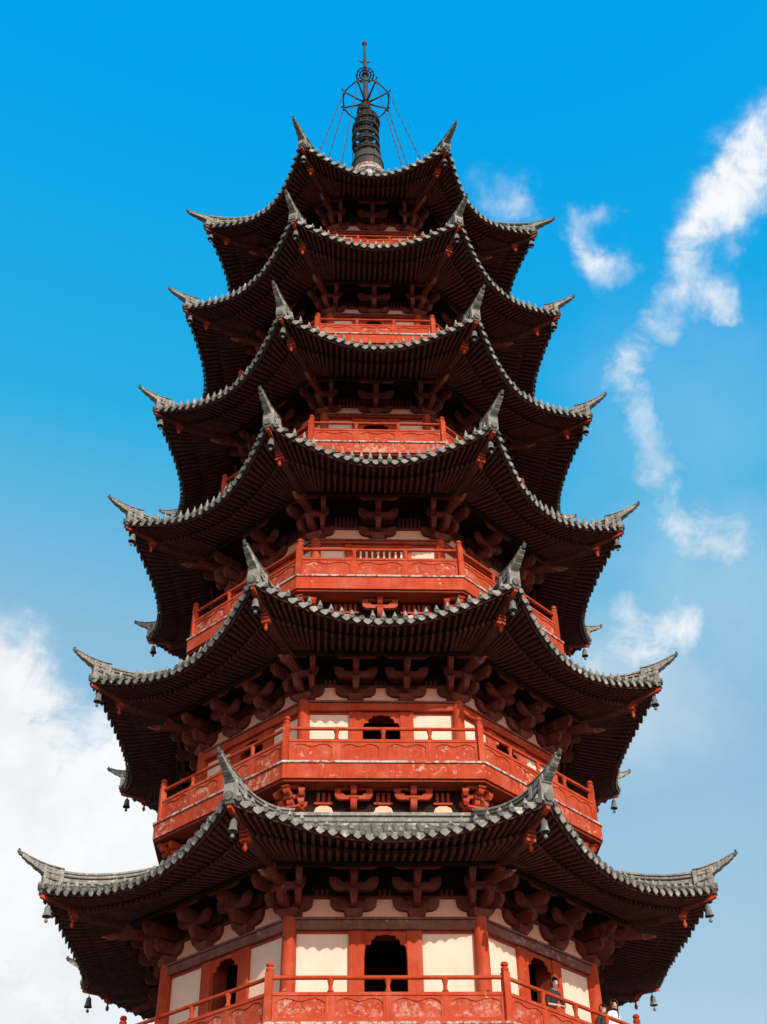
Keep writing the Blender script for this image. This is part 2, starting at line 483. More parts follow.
def wedge_arm(b, t, n0, n1, z0, z1, w, m):
    """outward arm whose face widens towards the top"""
    h = z1-z0
    A = [(t-w*.8, -n0, z0), (t+w*.8, -n0, z0), (t+w*1.25, -n0, z1), (t-w*1.25, -n0, z1)]
    B = [(t-w*.8, -(n1-h*.35), z0), (t+w*.8, -(n1-h*.35), z0), (t+w*1.05, -n1, z0+h*.45), (t-w*1.05, -n1, z0+h*.45)]
    C = [(t-w*1.05, -n1, z0+h*.451), (t+w*1.05, -n1, z0+h*.451), (t+w*1.25, -n1, z1), (t-w*1.25, -n1, z1)]
    vs = A+B+C[2:]
    b.add(vs, [(0, 1, 2, 3), (0, 4, 5, 1), (4, 7, 6, 5), (7, 9, 8, 6), (3, 2, 8, 9), (1, 5, 6, 8, 2), (0, 3, 9, 7, 4)], m)
def bracket_set(nw, proj, h, m, wide=.52):
    b = MB()
    Z = lambda f: f*h
    n1, n2, n3 = nw+.04, nw+proj*.46, nw+proj*.90
    block(b, 0, n1, 0, .20, Z(.165), m)
    b.prism(boat(wide*.97, Z(.168), Z(.46)), n1-.06, n1+.06, m)
    wedge_arm(b, 0, n1-.1, n2+.09, Z(.20), Z(.47), .075, m)
    b.prism(boat(wide*1.03, Z(.475), Z(.77)), n2-.06, n2+.06, m)
    wedge_arm(b, 0, n1-.1, n3+.06, Z(.52), Z(.80), .075, m)
    b.prism(boat(wide*1.06, Z(.805), Z(1.02)), n3-.08, n3+.02, m)
    b.prism(boat(wide*.9, Z(.60), Z(.84), .5), n1-.055, n1+.045, m)
    return b
def balcony_set(nw, proj, h, m, wide=.46):
    b = MB(); Z = lambda f: f*h
    n1, n2 = nw+.02, nw+proj*.55
    arm_n(b, 0, n1-.1, n2+.09, 0, Z(.40), .075, m)
    block(b, 0, n2, Z(.402), .10, Z(.11), m)
    b.prism(boat(wide, Z(.40), Z(.70), .8), n2-.05, n2+.05, m)
    arm_n(b, 0, n1-.1, nw+proj*.98, Z(.56), Z(.985), .07, m)
    for t in (-wide+.08, wide-.08): block(b, t, n2, Z(.702), .075, Z(.12), m)
    b.prism([(-wide*1.02, Z(.83)), (wide*1.02, Z(.83)), (wide*1.02, Z(.93)), (-wide*1.02, Z(.93))], n2-.045, n2+.045, m)
    return b
def corner_set(rw, proj, h, m, wide=.52, beak=None, big=1.0):
    """canonical: outward diagonal is -Y; the two sides leave at +-22.5 degrees"""
    b = MB(); Z = lambda f: f*h
    p = proj/C8
    block(b, 0, rw-.02, 0, .24*big, Z(.17), m)
    for sgn in (-1, 1):
        sub = MB()
        off = sgn*rw*S8                      # the corner in that side's own frame, measured back from the corner
        nn = rw*C8+.03
        n2, n3 = rw*C8+proj*.48, rw*C8+proj*.94
        tc = -off*1.0
        # arms along that side, reaching away from the corner only
        for nq, z0, z1, L in ((nn, .168, .46, wide*1.05), (n2, .475, .77, wide*1.12), (n3-.05, .805, 1.02, wide*1.05)):
            e0 = -sgn*nq*T8                   # the corner of the ring at nq
            d = sgn
            out = [(x, z) for x, z in boat(L, Z(z0), Z(z1)) if x >= -1e-6]
            x0 = [(0, Z(z0))]
            prof = [(0, Z(z1)-(Z(z1)-Z(z0))*.42)]+[(0, Z(z0))]+[(x, z) for x, z in boat(L, Z(z0), Z(z1)) if x > 1e-6]
            sub.prism([(e0+d*x, z) for x, z in prof], nq-.05, nq+.05, m)
        wedge_arm(sub, tc+sgn*.17, nn-.1, n2+.09, Z(.20), Z(.47), .065, m)
        wedge_arm(sub, tc+sgn*.19, nn-.1, n3+.04, Z(.52), Z(.80), .065, m)
        rot = Matrix.Rotation(sgn*PI/8, 3, 'Z')
        b.add([rot@Vector(v) for v in sub.v], sub.f, m)
    arm_n(b, 0, rw-.2, rw+p*.58, Z(.178), Z(.425), .07, m)
    block(b, 0, rw+p*.5, Z(.428), .11, Z(.095), m)
    arm_n(b, 0, rw-.2, rw+p*1.08, Z(.534), Z(.745), .07, m)
    block(b, 0, rw+p*.98, Z(.748), .10, Z(.08), m)
    if beak:
        r0, r1 = rw+p*.30, beak
        za, zb = Z(.74), Z(.46)
        def L(f, dz): return (r0+(r1-r0)*f, za+(zb-za)*f+dz)
        pts = [L(0, .10), L(0, -.07), L(.35, -.09), L(.65, -.085), L(.88, -.045), (r1+.02, zb+.03), L(.93, .05), L(.75, .055), L(.5, .09), L(.25, .12)]
        b.prism(pts, -.062, .062, m, axis='t')
        q = lambda f, w_, dz: [(-w_, -(r0+(r1-r0)*f), za+(zb-za)*f-dz), (w_, -(r0+(r1-r0)*f), za+(zb-za)*f-dz)]
        a, c = q(.80, .064, .072), q(1.03, .030, -.005)
        b.hexa([a[0], a[1], (a[1][0], a[1][1], a[1][2]+.10), (a[0][0], a[0][1], a[0][2]+.10)], [c[0], c[1], (c[1][0], c[1][1], c[1][2]+.02), (c[0][0], c[0][1], c[0][2]+.02)], 'bracket_tip')
    return b
# ------------------------------------------------------------------ the pagoda
pagoda = bpy.data.objects.new('pagoda', None); COL.objects.link(pagoda)
pagoda.rotation_euler = (0, 0, PSI)
tag(pagoda, 'tall red timber pagoda of stacked storeys with grey tiled upturned eaves', 'pagoda')
SEEN = (-45, 45, -90, 90)                     # sides besides the front one that carry detail
BACK = (135, -135, 180)
ALL7 = SEEN+BACK
CORN = (-22.5, 22.5, -67.5, 67.5, -112.5, 112.5, -157.5, 157.5)

def scallop(hw, z0, z1):
    """door head: opening with a cusped outline, half width hw, shoulders at z0, top z1"""
    h = z1-z0
    pts = [(hw, z0), (hw*.99, z0+h*.30), (hw*.96, z0+h*.46), (hw*.86, z0+h*.54), (hw*.72, z0+h*.53), (hw*.70, z0+h*.58), (hw*.70, z0+h*.70),
           (hw*.64, z0+h*.80), (hw*.52, z0+h*.82), (hw*.50, z0+h*.92), (hw*.42, z1), (hw*.28, z1-.012), (hw*.14, z1+.012)]
    return pts+[(-x, z) for x, z in pts[::-1]]

def storey(i):
    s, r = ST[i], RF[i]
    z0 = s['slab']; nw = s['Rc']*C8-.06; hw = nw*T8
    L = s['lint']-z0; lh = .27 if i < 2 else .13; top = r['zp']-z0+.10
    dh = .47 if i < 2 else .40                      # half width of the opening
    jo = dh+.34
    dz1 = L-lh-.10 if s['open'] == 'door' else L-lh-.06
    # plaster walls, one octagon with the openings left out
    w = MB()
    one = MB()
    def rect(t0, t1, za, zb, mat='plaster'): one.add([(t0, -nw, za), (t1, -nw, za), (t1, -nw, zb), (t0, -nw, zb)], [(0, 1, 2, 3)], mat)
    rect(-hw, -dh, 0, dz1+.05); rect(dh, hw, 0, dz1+.05); rect(-hw, hw, dz1+.05, top)
    for k in range(8):
        rot = Matrix.Rotation(R(45*k), 3, 'Z')
        w.add([rot@Vector(v) for v in one.v], one.f, 'plaster')
    wall = w.build('storey_wall', pagoda, fix=False, loc=(0, 0, z0+EYE))
    # columns
    c = MB(); rad = .17-.010*i
    c.tube([(0, -s['Rc'], -.02), (0, -s['Rc'], L*.5), (0, -s['Rc'], L+.005)], [rad*1.05, rad, rad*.92], 'red', 14, phase=.1)
    o = c.build('column', wall, True, R(-22.5)); repeat(o, CORN[1:])
    # lintel with a board below
    l = MB(); nl = nw+.02
    hl = (s['Rc']*C8)*T8
    l.box(-hl+rad*.7, hl-rad*.7, nl-.02, nl+.13, L-lh, L-.06, 'lintel' if i == 0 else ('red' if i < 3 else 'red_dark'))  # upper three storeys: shade on the lintel painted in as dark red
    l.box(-hl+.02, hl-.02, nl-.05, nl+.17, L-.058, L-.002, 'lintel')
    o = l.build('lintel', wall, rz=0); bevel(o); repeat(o, ALL7)
    # jambs, head and panel stiles
    def frame(kind):
        dh, jo = (.40, .74) if kind == 'door' and i > 1 else ((.47, .81) if kind == 'door' else (.71, .95))
        f = MB(); zt = L-lh-.002; n0, n1 = nw+.004, nw+.085
        for sg in (-1, 1):
            a, c_ = sorted((sg*dh, sg*jo)); f.box(a, c_, n0, n1, 0, zt, 'red')
            a, c_ = sorted((sg*jo+sg*.004, sg*(hl-rad*.6))); f.box(a, c_, n0, n1-.05, .0, .34, 'red_worn'); f.box(a, c_, n0, n1-.02, .342, .42, 'red')
            f.box(a, c_, n0, n1-.045, zt-.05, zt-.002, 'red')
        if kind == 'door':
            op = scallop(dh-.012, zt-.55, zt-.10)
            poly = [(-dh+.002, zt), (dh-.002, zt), (dh-.002, zt-.55)]+op+[(-dh+.002, zt-.55)]
            f.prism(poly, n0+.01, n1-.025, 'red')
            for sg in (-1, 1):
                a, c_ = sorted((sg*(dh-.10), sg*(dh-.002)))
        else:
            f.box(-dh+.002, dh-.002, n0, n1-.02, zt-.12, zt-.002, 'red'); f.box(-dh+.002, dh-.002, n0, n1-.02, .5, .62, 'red')
            f.box(-dh+.002, dh-.002, n0, n1-.03, .0, .498, 'red_worn')
        return f
    kinds = {0: s['open']}
    o = frame(s['open']).build('door_frame' if s['open'] == 'door' else 'window_frame', wall); bevel(o, .008)
    if s['open'] == 'grille': 
        o2 = frame('door').build('door_frame', wall, rz=R(-45)); bevel(o2, .008); repeat(o2, (45, -90, 90)+BACK)
        g = MB(); zt = L-lh-.124; dh = .71
        for k in range(9):
            t = -dh+.05+(2*dh-.10)*k/8
            g.box(t-.028, t+.028, nw+.008, nw+.05, .622, zt, 'plaster')
        g.box(-dh+.002, dh-.002, nw-.06, nw+.006, .5, zt, 'red_dark')
        g.build('window_grille', wall)
    else: repeat(o, ALL7)
    # room behind the openings: pale reveals, inner darkness painted near-black
    d = MB(); zt = dz1+.05; dp = .42
    for sg in (-1, 1):
        d.add([(sg*dh, -nw, 0), (sg*dh, -(nw-dp), 0), (sg*dh, -(nw-dp), zt), (sg*dh, -nw, zt)], [(0, 1, 2, 3)], 'red_dark')
    d.add([(-dh, -nw, zt), (dh, -nw, zt), (dh, -(nw-dp), zt), (-dh, -(nw-dp), zt)], [(0, 1, 2, 3)], 'red_dark')
    hi = dh+.25; zb = zt+.12; n2 = nw-dp-1.25
    P = lambda t, n, z: (t, -n, z)
    nf = nw-dp
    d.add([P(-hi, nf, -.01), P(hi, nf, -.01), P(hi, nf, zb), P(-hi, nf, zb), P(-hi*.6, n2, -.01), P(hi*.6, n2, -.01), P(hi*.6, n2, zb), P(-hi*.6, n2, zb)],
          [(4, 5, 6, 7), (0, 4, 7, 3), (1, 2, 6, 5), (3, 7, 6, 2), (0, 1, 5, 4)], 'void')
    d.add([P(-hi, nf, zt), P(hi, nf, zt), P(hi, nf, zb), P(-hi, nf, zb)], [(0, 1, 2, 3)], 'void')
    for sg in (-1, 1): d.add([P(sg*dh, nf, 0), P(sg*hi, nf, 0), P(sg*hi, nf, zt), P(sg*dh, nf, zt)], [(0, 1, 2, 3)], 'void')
    o = d.build('doorway', wall, fix=False)
    if s['open'] == 'grille': o.rotation_euler = (0, 0, R(45)); repeat(o, (-45, -90, 90)+BACK)
    else: repeat(o, ALL7)
    # brackets under the eave
    h = r['zp']-s['lint']-.10; pr = r['npl']-nw
    mids = [(-1/3, 1/3), (0,)][0 if s['mids'] == 2 else 1]
    wide = .54 if s['mids'] == 2 else .56
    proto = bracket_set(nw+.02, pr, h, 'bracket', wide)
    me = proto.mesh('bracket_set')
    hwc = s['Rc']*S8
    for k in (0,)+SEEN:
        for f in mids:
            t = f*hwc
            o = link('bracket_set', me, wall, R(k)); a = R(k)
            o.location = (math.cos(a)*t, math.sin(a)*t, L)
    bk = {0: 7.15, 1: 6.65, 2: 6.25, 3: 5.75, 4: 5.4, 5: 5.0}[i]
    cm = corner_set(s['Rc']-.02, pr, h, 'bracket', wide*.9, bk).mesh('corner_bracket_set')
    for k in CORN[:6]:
        o = link('corner_bracket_set', cm, wall, R(k), (0, 0, L))
    # tie beam and slats between the brackets
    g = MB()
    zb = h*(.46 if s['mids'] == 2 else .40)
    g.box(-hw+.01, hw-.01, nw+.003, nw+.05, L+zb, L+zb+.07, 'bracket')
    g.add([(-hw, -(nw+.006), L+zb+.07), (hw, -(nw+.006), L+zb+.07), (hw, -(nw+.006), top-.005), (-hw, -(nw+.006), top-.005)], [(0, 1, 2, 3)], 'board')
    g.box(-hw+.012, hw-.012, nw+.002, nw+.012, L+.002, L+zb-.002, 'bounce_plaster')
    gaps = [f*hwc*2 for f in ((-.5, -1/3, 1/3, .5) if s['mids'] == 2 else (-.5, 0, .5))]
    ctr = [(-hwc*2/3), 0, hwc*2/3] if s['mids'] == 2 else [-hwc*.52, hwc*.52]
    for cx in ctr:
        nn = 3 if s['mids'] == 2 else 6
        for k in range(nn):
            t = cx+(k-(nn-1)/2)*.115
            g.box(t-.026, t+.026, nw+.008, nw+.045, L+zb+.071, L+zb+.071+(.14 if nn == 3 else .34)*h, 'bracket')
    # curved shoulders that narrow the plaster towards the top
    for cx in ctr:
        gap = (hwc*2/3 if s['mids'] == 2 else hwc)
        for sg in (-1, 1):
            e = cx+sg*(gap*.5-.02)
            q = [(e, L), (e-sg*.02, L), (e-sg*.10, L+zb*.18), (e-sg*.20, L+zb*.34), (e-sg*.23, L+zb*.62), (e-sg*.26, L+zb*.98), (e, L+zb*.98)]
            g.prism(q, nw+.0135, nw+.03, 'red_dark')
    o = g.build('frieze', wall); repeat(o, SEEN)
    return wall

def balcony(i):
    s = ST[i]; rs = s['Rp']+.15; z0 = s['slab']
    b = MB()
    b.oct_ring(2.5, rs, -.44, -.054, 'red_flaky' if i in (0, 3) else ('red_worn' if i == 1 else 'red'))
    b.oct_ring(2.5, rs+.04, -.052, .0, 'pale_trim')
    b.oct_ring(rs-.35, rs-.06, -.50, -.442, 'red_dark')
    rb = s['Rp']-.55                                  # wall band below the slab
    if i > 0: b.oct_ring(rb-.3, rb, -1.36, -.442, 'board')  # shadow of the slab put into the band's near-black colour
    bal = b.build('balcony', pagoda, loc=(0, 0, z0+EYE))
    hw = s['Rp']*S8; n = s['Rp']*C8
    # newel posts at the corners
    p = MB()
    p.box(-.075, .075, s['Rp']-.075, s['Rp']+.075, .002, 1.10, 'red')
    p.lathe([(.06, 1.10), (.085, 1.13), (.088, 1.18), (.05, 1.215), (.078, 1.235), (.085, 1.27), (.06, 1.315), (.01, 1.335)], (0, -s['Rp'], 0), 'red', 10)
    p.v = [(x, y, z*s['hs']) for x, y, z in p.v]
    o = p.build('newel_post', bal, True, R(-22.5)); repeat(o, CORN[1:])
    # railing of one side
    g = MB()
    nb = s['bays']; e = hw-.078
    for k in range(nb+1):
        t = -e+2*e*k/nb
        if 0 < k < nb:
            g.box(t-.055, t+.055, n-.05, n+.05, .003, .585, 'red')
            g.lathe([(.055, .66), (.075, .685), (.045, .73), (.042, .80), (.058, .88), (.072, .93), (.05, .955)], (t, -n, 0), 'red', 8)
    g.box(-e, e, n-.06, n+.06, .587, .658, 'red')
    g.tube([(-e, -n, .985), (e, -n, .985)], .047, 'red', 10)
    g.box(-e, e, n-.055, n+.055, .003, .085, 'red')
    for k in range(nb):
        a = -e+2*e*k/nb+(.0575 if k else .002); c = -e+2*e*(k+1)/nb-(.0575 if k < nb-1 else .002)
        g.box(a, c, n-.022, n+.018, .087, .585, 'red_flaky' if i == 0 else 'red_worn')
        # raised border with a cusped upper edge
        m = (a+c)/2; q = (c-a)/2
        g.box(a, a+.05, n+.019, n+.042, .09, .583, 'red'); g.box(c-.05, c, n+.019, n+.042, .09, .583, 'red')
        pts = [(a+.052, .582), (a+.052, .44)]
        for u, z in ((.08, .50), (.2, .535), (.32, .52), (.40, .485), (.5, .465), (.60, .485), (.68, .52), (.8, .535), (.92, .50)):
            pts.append((a+.05+(c-a-.1)*u, z))
        pts += [(c-.052, .44), (c-.052, .582)]
        g.prism(pts, n+.019, n+.040, 'red')
        g.prism([(a+.052, .092), (c-.052, .092), (c-.052, .15), (m+q*.3, .125), (m, .14), (m-q*.3, .125), (a+.052, .15)], n+.019, n+.040, 'red')
    g.v = [(x, y, z*s['hs']) for x, y, z in g.v]
    o = g.build('railing', bal); repeat(o, ALL7)
    if i > 0:
        nbk = rb*C8; hwb = rb*S8
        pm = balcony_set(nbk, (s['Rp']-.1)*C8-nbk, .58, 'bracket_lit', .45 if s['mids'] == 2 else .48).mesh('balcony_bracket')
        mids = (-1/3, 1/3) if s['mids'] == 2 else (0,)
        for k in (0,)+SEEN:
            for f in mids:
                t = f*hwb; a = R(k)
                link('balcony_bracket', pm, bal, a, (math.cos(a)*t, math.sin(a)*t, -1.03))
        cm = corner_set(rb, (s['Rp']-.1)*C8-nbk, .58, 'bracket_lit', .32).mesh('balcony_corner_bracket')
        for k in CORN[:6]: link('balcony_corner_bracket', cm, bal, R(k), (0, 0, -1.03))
        ctr = [-hwb*2/3, 0, hwb*2/3] if s['mids'] == 2 else [-hwb*.5, hwb*.5]
        for cx in ctr:
            w_ = .26 if s['mids'] == 2 else .40
            f = MB()
            f.prism([(cx-w_, -1.20), (cx+w_, -1.20), (cx+w_*.85, -1.0), (cx+w_*.7, -.90), (cx+w_*.35, -.85), (cx-w_*.35, -.85), (cx-w_*.7, -.90), (cx-w_*.85, -1.0)], nbk+.002, nbk+.03, 'bounce_plaster')
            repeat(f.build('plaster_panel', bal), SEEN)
            f = MB(); q = 3 if s['mids'] == 2 else 6
            f.box(cx-.065*q-.03, cx+.065*q+.03, nbk+.002, nbk+.06, -.82, -.76, 'bracket_lit')
            for k in range(q):
                t = cx+(k-(q-1)/2)*.13; f.box(t-.034, t+.034, nbk+.002, nbk+.05, -.762, -.52, 'bracket_lit')
            repeat(f.build('slat_panel', bal), SEEN)
    return bal

def roof(i):
    r = RF[i]; s = ST[i]; last = i == 5
    ro = roof_tiles(r, last).build('roof', pagoda, True, loc=(0, 0, r['zm']+EYE), fix=False)
    w = s['Rc']
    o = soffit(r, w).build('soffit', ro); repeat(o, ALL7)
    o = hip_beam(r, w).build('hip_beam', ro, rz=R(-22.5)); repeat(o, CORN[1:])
    o = hip_ridge(r, last).build('hip_ridge', ro, rz=R(-22.5)); bevel(o, .01); repeat(o, CORN[1:])
    if not last:
        b = MB(); rb = ST[i+1]['Rp']-.55; zt = r['top']-r['zm']
        b.oct_ring(rb+.005, rb+.14, zt-.22, zt+.17, 'ridge')
        b.oct_ring(rb+.005, rb+.20, zt+.172, zt+.25, 'ridge')
        b.oct_ring(rb+.005, rb+.165, zt+.02, zt+.05, 'ridge_dark')
        b.build('ridge_band', ro)
    return ro

# plain lower body below the picture, down to the ground
lb = MB(); lb.oct_ring(4.0, 6.0, 0, ST[0]['slab']+EYE-.445, 'plaster'); lb.oct_ring(6.01, 8.5, 0, 1.0, 'ridge')
lb.build('lower_wall', pagoda)
for i in range(6):
    storey(i); balcony(i); roof(i)

# ------------------------------------------------------------------ spire
zs = 44.3
sp = MB()
sp.lathe([(1.05, -1.2), (.92, -.1), (.80, .25), (.72, .30), (.72, .46), (.82, .52), (.83, .66), (.66, .74), (.64, .86), (.70, .90), (.70, 1.03), (.45, 1.08)], (0, 0, 0), 'pale_trim', 20)
spire = sp.build('spire', pagoda, True, loc=(0, 0, zs+EYE))
spire.rotation_euler = (0, R(-.62), 0)        # the old mast leans a little
def zz(z): return z-zs
b = MB(); b.lathe([(.40, zz(45.36)), (.60, zz(45.50)), (.66, zz(45.75)), (.665, zz(46.05)), (.61, zz(46.35)), (.63, zz(46.43)), (.50, zz(46.55)), (.40, zz(46.65))], (0, 0, 0), 'iron', 20)
b.tube([(.68*math.cos(2*PI*k/24), .68*math.sin(2*PI*k/24), zz(45.9)) for k in range(25)], .03, 'iron', 6, False)
b.build('bowl', spire, True)
m_ = MB()
m_.tube([(0, 0, zz(46.5)), (0, 0, zz(50.9)), (0, 0, zz(52)), (0, 0, zz(54.4)), (0, 0, zz(56.0))], [.15, .15, .13, .085, .055], 'iron', 10)
m_.lathe([(.08, 0), (.15, .1), (.15, .25), (.09, .35)], (0, 0, zz(51.2)), 'iron', 10)
m_.lathe([(.06, 0), (.12, .1), (.06, .3)], (0, 0, zz(53.6)), 'iron', 8)
m_.build('mast', spire, True)
NR = 7
for k in range(NR):
    f = k/(NR-1); z = 46.95+3.35*f
    rr = .53+.34*f-.54*f*f-.02*f**6
    g = MB()
    def hoop(rad, th, dz=0): g.tube([(rad*math.cos(2*PI*q/22), rad*math.sin(2*PI*q/22), zz(z)+dz) for q in range(23)], th, 'iron', 6, False)
    rr *= random.uniform(.975, 1.03); hoop(rr, .062, -.09); hoop(rr*.985, .050, .09); hoop(rr*.55, .03, .0)
    for q in range(12):
        a = 2*PI*q/12; c, s_ = math.cos(a), math.sin(a)
        g.tube([(rr*c, rr*s_, zz(z)-.07), (rr*c, rr*s_, zz(z)+.08)], .028, 'iron', 5)
        if q % 2 == 0: g.tube([(.1*c, .1*s_, zz(z)), (rr*c, rr*s_, zz(z))], .03, 'iron', 5)
    o = g.build('ring', spire, True); o.rotation_euler = (R(random.uniform(-1.2, 1.2)), R(random.uniform(-1.2, 1.2)), R(random.uniform(0, 30)))
# eight-armed frame
f = MB(); zf = zz(50.95); RA = 1.10
ends = []
for k in range(8):
    a = R(45*k+22.5); c, s_ = math.sin(a), -math.cos(a)
    f.tube([(.1*c, .1*s_, zf-.05), (.5*RA*c, .5*RA*s_, zf+.03), (RA*c, RA*s_, zf+.18)], [.06, .045, .04], 'iron', 6)
    f.tube([(RA*c, RA*s_, zf+.18), (RA*1.1*c, RA*1.1*s_, zf+.30), (RA*1.05*c, RA*1.05*s_, zf+.40)], [.045, .04, .02], 'iron', 6)
    f.lathe([(.05, -.16), (.075, -.06), (.04, .02)], (RA*c, RA*s_, zf+.14), 'iron', 6)
    a2 = R(45*k+67.5); d, t_ = math.sin(a2), -math.cos(a2)
    mx, my = (c+d)/2*1.04*RA, (s_+t_)/2*1.04*RA
    f.tube([(RA*c, RA*s_, zf+.16), (mx, my, zf+.10), (RA*d, RA*t_, zf+.16)], .035, 'iron', 6, False)
    ends.append((c, s_))
f.build('arm_frame', spire, True)
r6 = RF[5]
for c, s_ in ends:
    g = MB(); rr = 3.3
    zt = top_z(r6, rr*S8, rr*C8)+.40
    A = Vector((RA*1.02*c, RA*1.02*s_, zf+.12)); B = Vector((rr*c, rr*s_, zz(zt)))
    n = 34
    pts = []
    for j in range(n+1):
        q = j/n; p = A.lerp(B, q); p.z -= .25*4*q*(1-q)*.5; pts.append(p)
    g.tube(pts, [(.030 if j % 2 else .014) for j in range(n+1)], 'iron', 5)
    g.build('chain', spire)
w = MB(); zd = zz(53.25)
for rad in (.40, .27, .14): w.tube([(rad*math.cos(2*PI*q/24), rad*math.sin(2*PI*q/24), zd) for q in range(25)], .03, 'iron', 6, False)
for q in range(12):
    a = 2*PI*q/12; w.tube([(.07*math.cos(a), .07*math.sin(a), zd), (.42*math.cos(a), .42*math.sin(a), zd)], .022, 'iron', 5)
    w.lathe([(.01, -.06), (.05, 0), (.01, .06)], (.42*math.cos(a), .42*math.sin(a), zd), 'iron', 6)
w.build('disc', spire, True)
w = MB(); zc = zz(54.4)
w.tube([(-.30, 0, zc+.14), (-.20, 0, zc+.0), (0, 0, zc-.05), (.20, 0, zc+.0), (.30, 0, zc+.14)], [.015, .04, .05, .04, .015], 'iron', 6)
w.lathe([(.05, -.1), (.11, 0), (.05, .1)], (0, 0, zc), 'iron', 8)
w.build('crescent', spire, True)
w = MB(); w.lathe([(.05, 0), (.12, .08), (.135, .18), (.09, .30), (.03, .40), (.005, .48)], (0, 0, zz(55.9)), 'iron', 10)
w.build('finial', spire, True)

# ------------------------------------------------------------------ wind bells: things that hang from the corners
ROOFN = ['lowest roof', 'second roof up', 'third roof up', 'fourth roof up', 'fifth roof up', 'topmost roof']
CORNN = {-22.5: 'left front corner', 22.5: 'right front corner', -67.5: 'left side corner jutting outward', 67.5: 'right side corner jutting outward', -112.5: 'left rear corner', 112.5: 'right rear corner'}
bell_src = None
for i in range(6):
    r = RF[i]
    for k in CORN[:6 if i < 3 else 4]:
        rad = r['Re']-.26; a = R(k)+PSI
        z = r['ze']-.20+EYE
        loc = (rad*math.sin(a), -rad*math.cos(a), z-.545)
        lab = 'grey bronze wind bell hanging below the %s of the %s' % (CORNN[k].replace(' jutting outward', ''), ROOFN[i])
        if not bell_src:
            bell_src = bpy.data.objects.new('wind_bell', None); COL.objects.link(bell_src); o = bell_src
            b = MB()
            b.lathe([(.03, .60), (.085, .58), (.105, .52), (.115, .40), (.135, .30), (.165, .22), (.16, .215), (.12, .30), (.10, .40), (.09, .5)], (0, 0, 0), 'bronze', 14)
            b.tube([(0, 0, .585), (0, 0, .645)], .035, 'bronze', 8)
            b.build('bell_body', o, True)
            b = MB(); b.tube([(0, 0, .64), (.03, 0, .68), (0, 0, .72), (0, 0, .98)], .013, 'iron', 6); b.build('hook', o)
            b = MB(); b.tube([(0, 0, .52), (0, 0, .12)], .012, 'iron', 6); b.lathe([(.015, .14), (.06, .10), (.06, .02), (.02, .0)], (0, 0, 0), 'bronze', 8)
            b.build('clapper', o, True)
        else:
            o = bell_src.copy(); COL.objects.link(o)
            for ch in bell_src.children:
                c = ch.copy(); COL.objects.link(c); c.parent = o
        o.scale = (.69, .69, .69); o.location = loc; o.rotation_euler = (R(random.uniform(-4, 4)), R(random.uniform(-4, 4)), a)
        tag(o, lab, 'wind bell', 'wind bells under the roof corners')

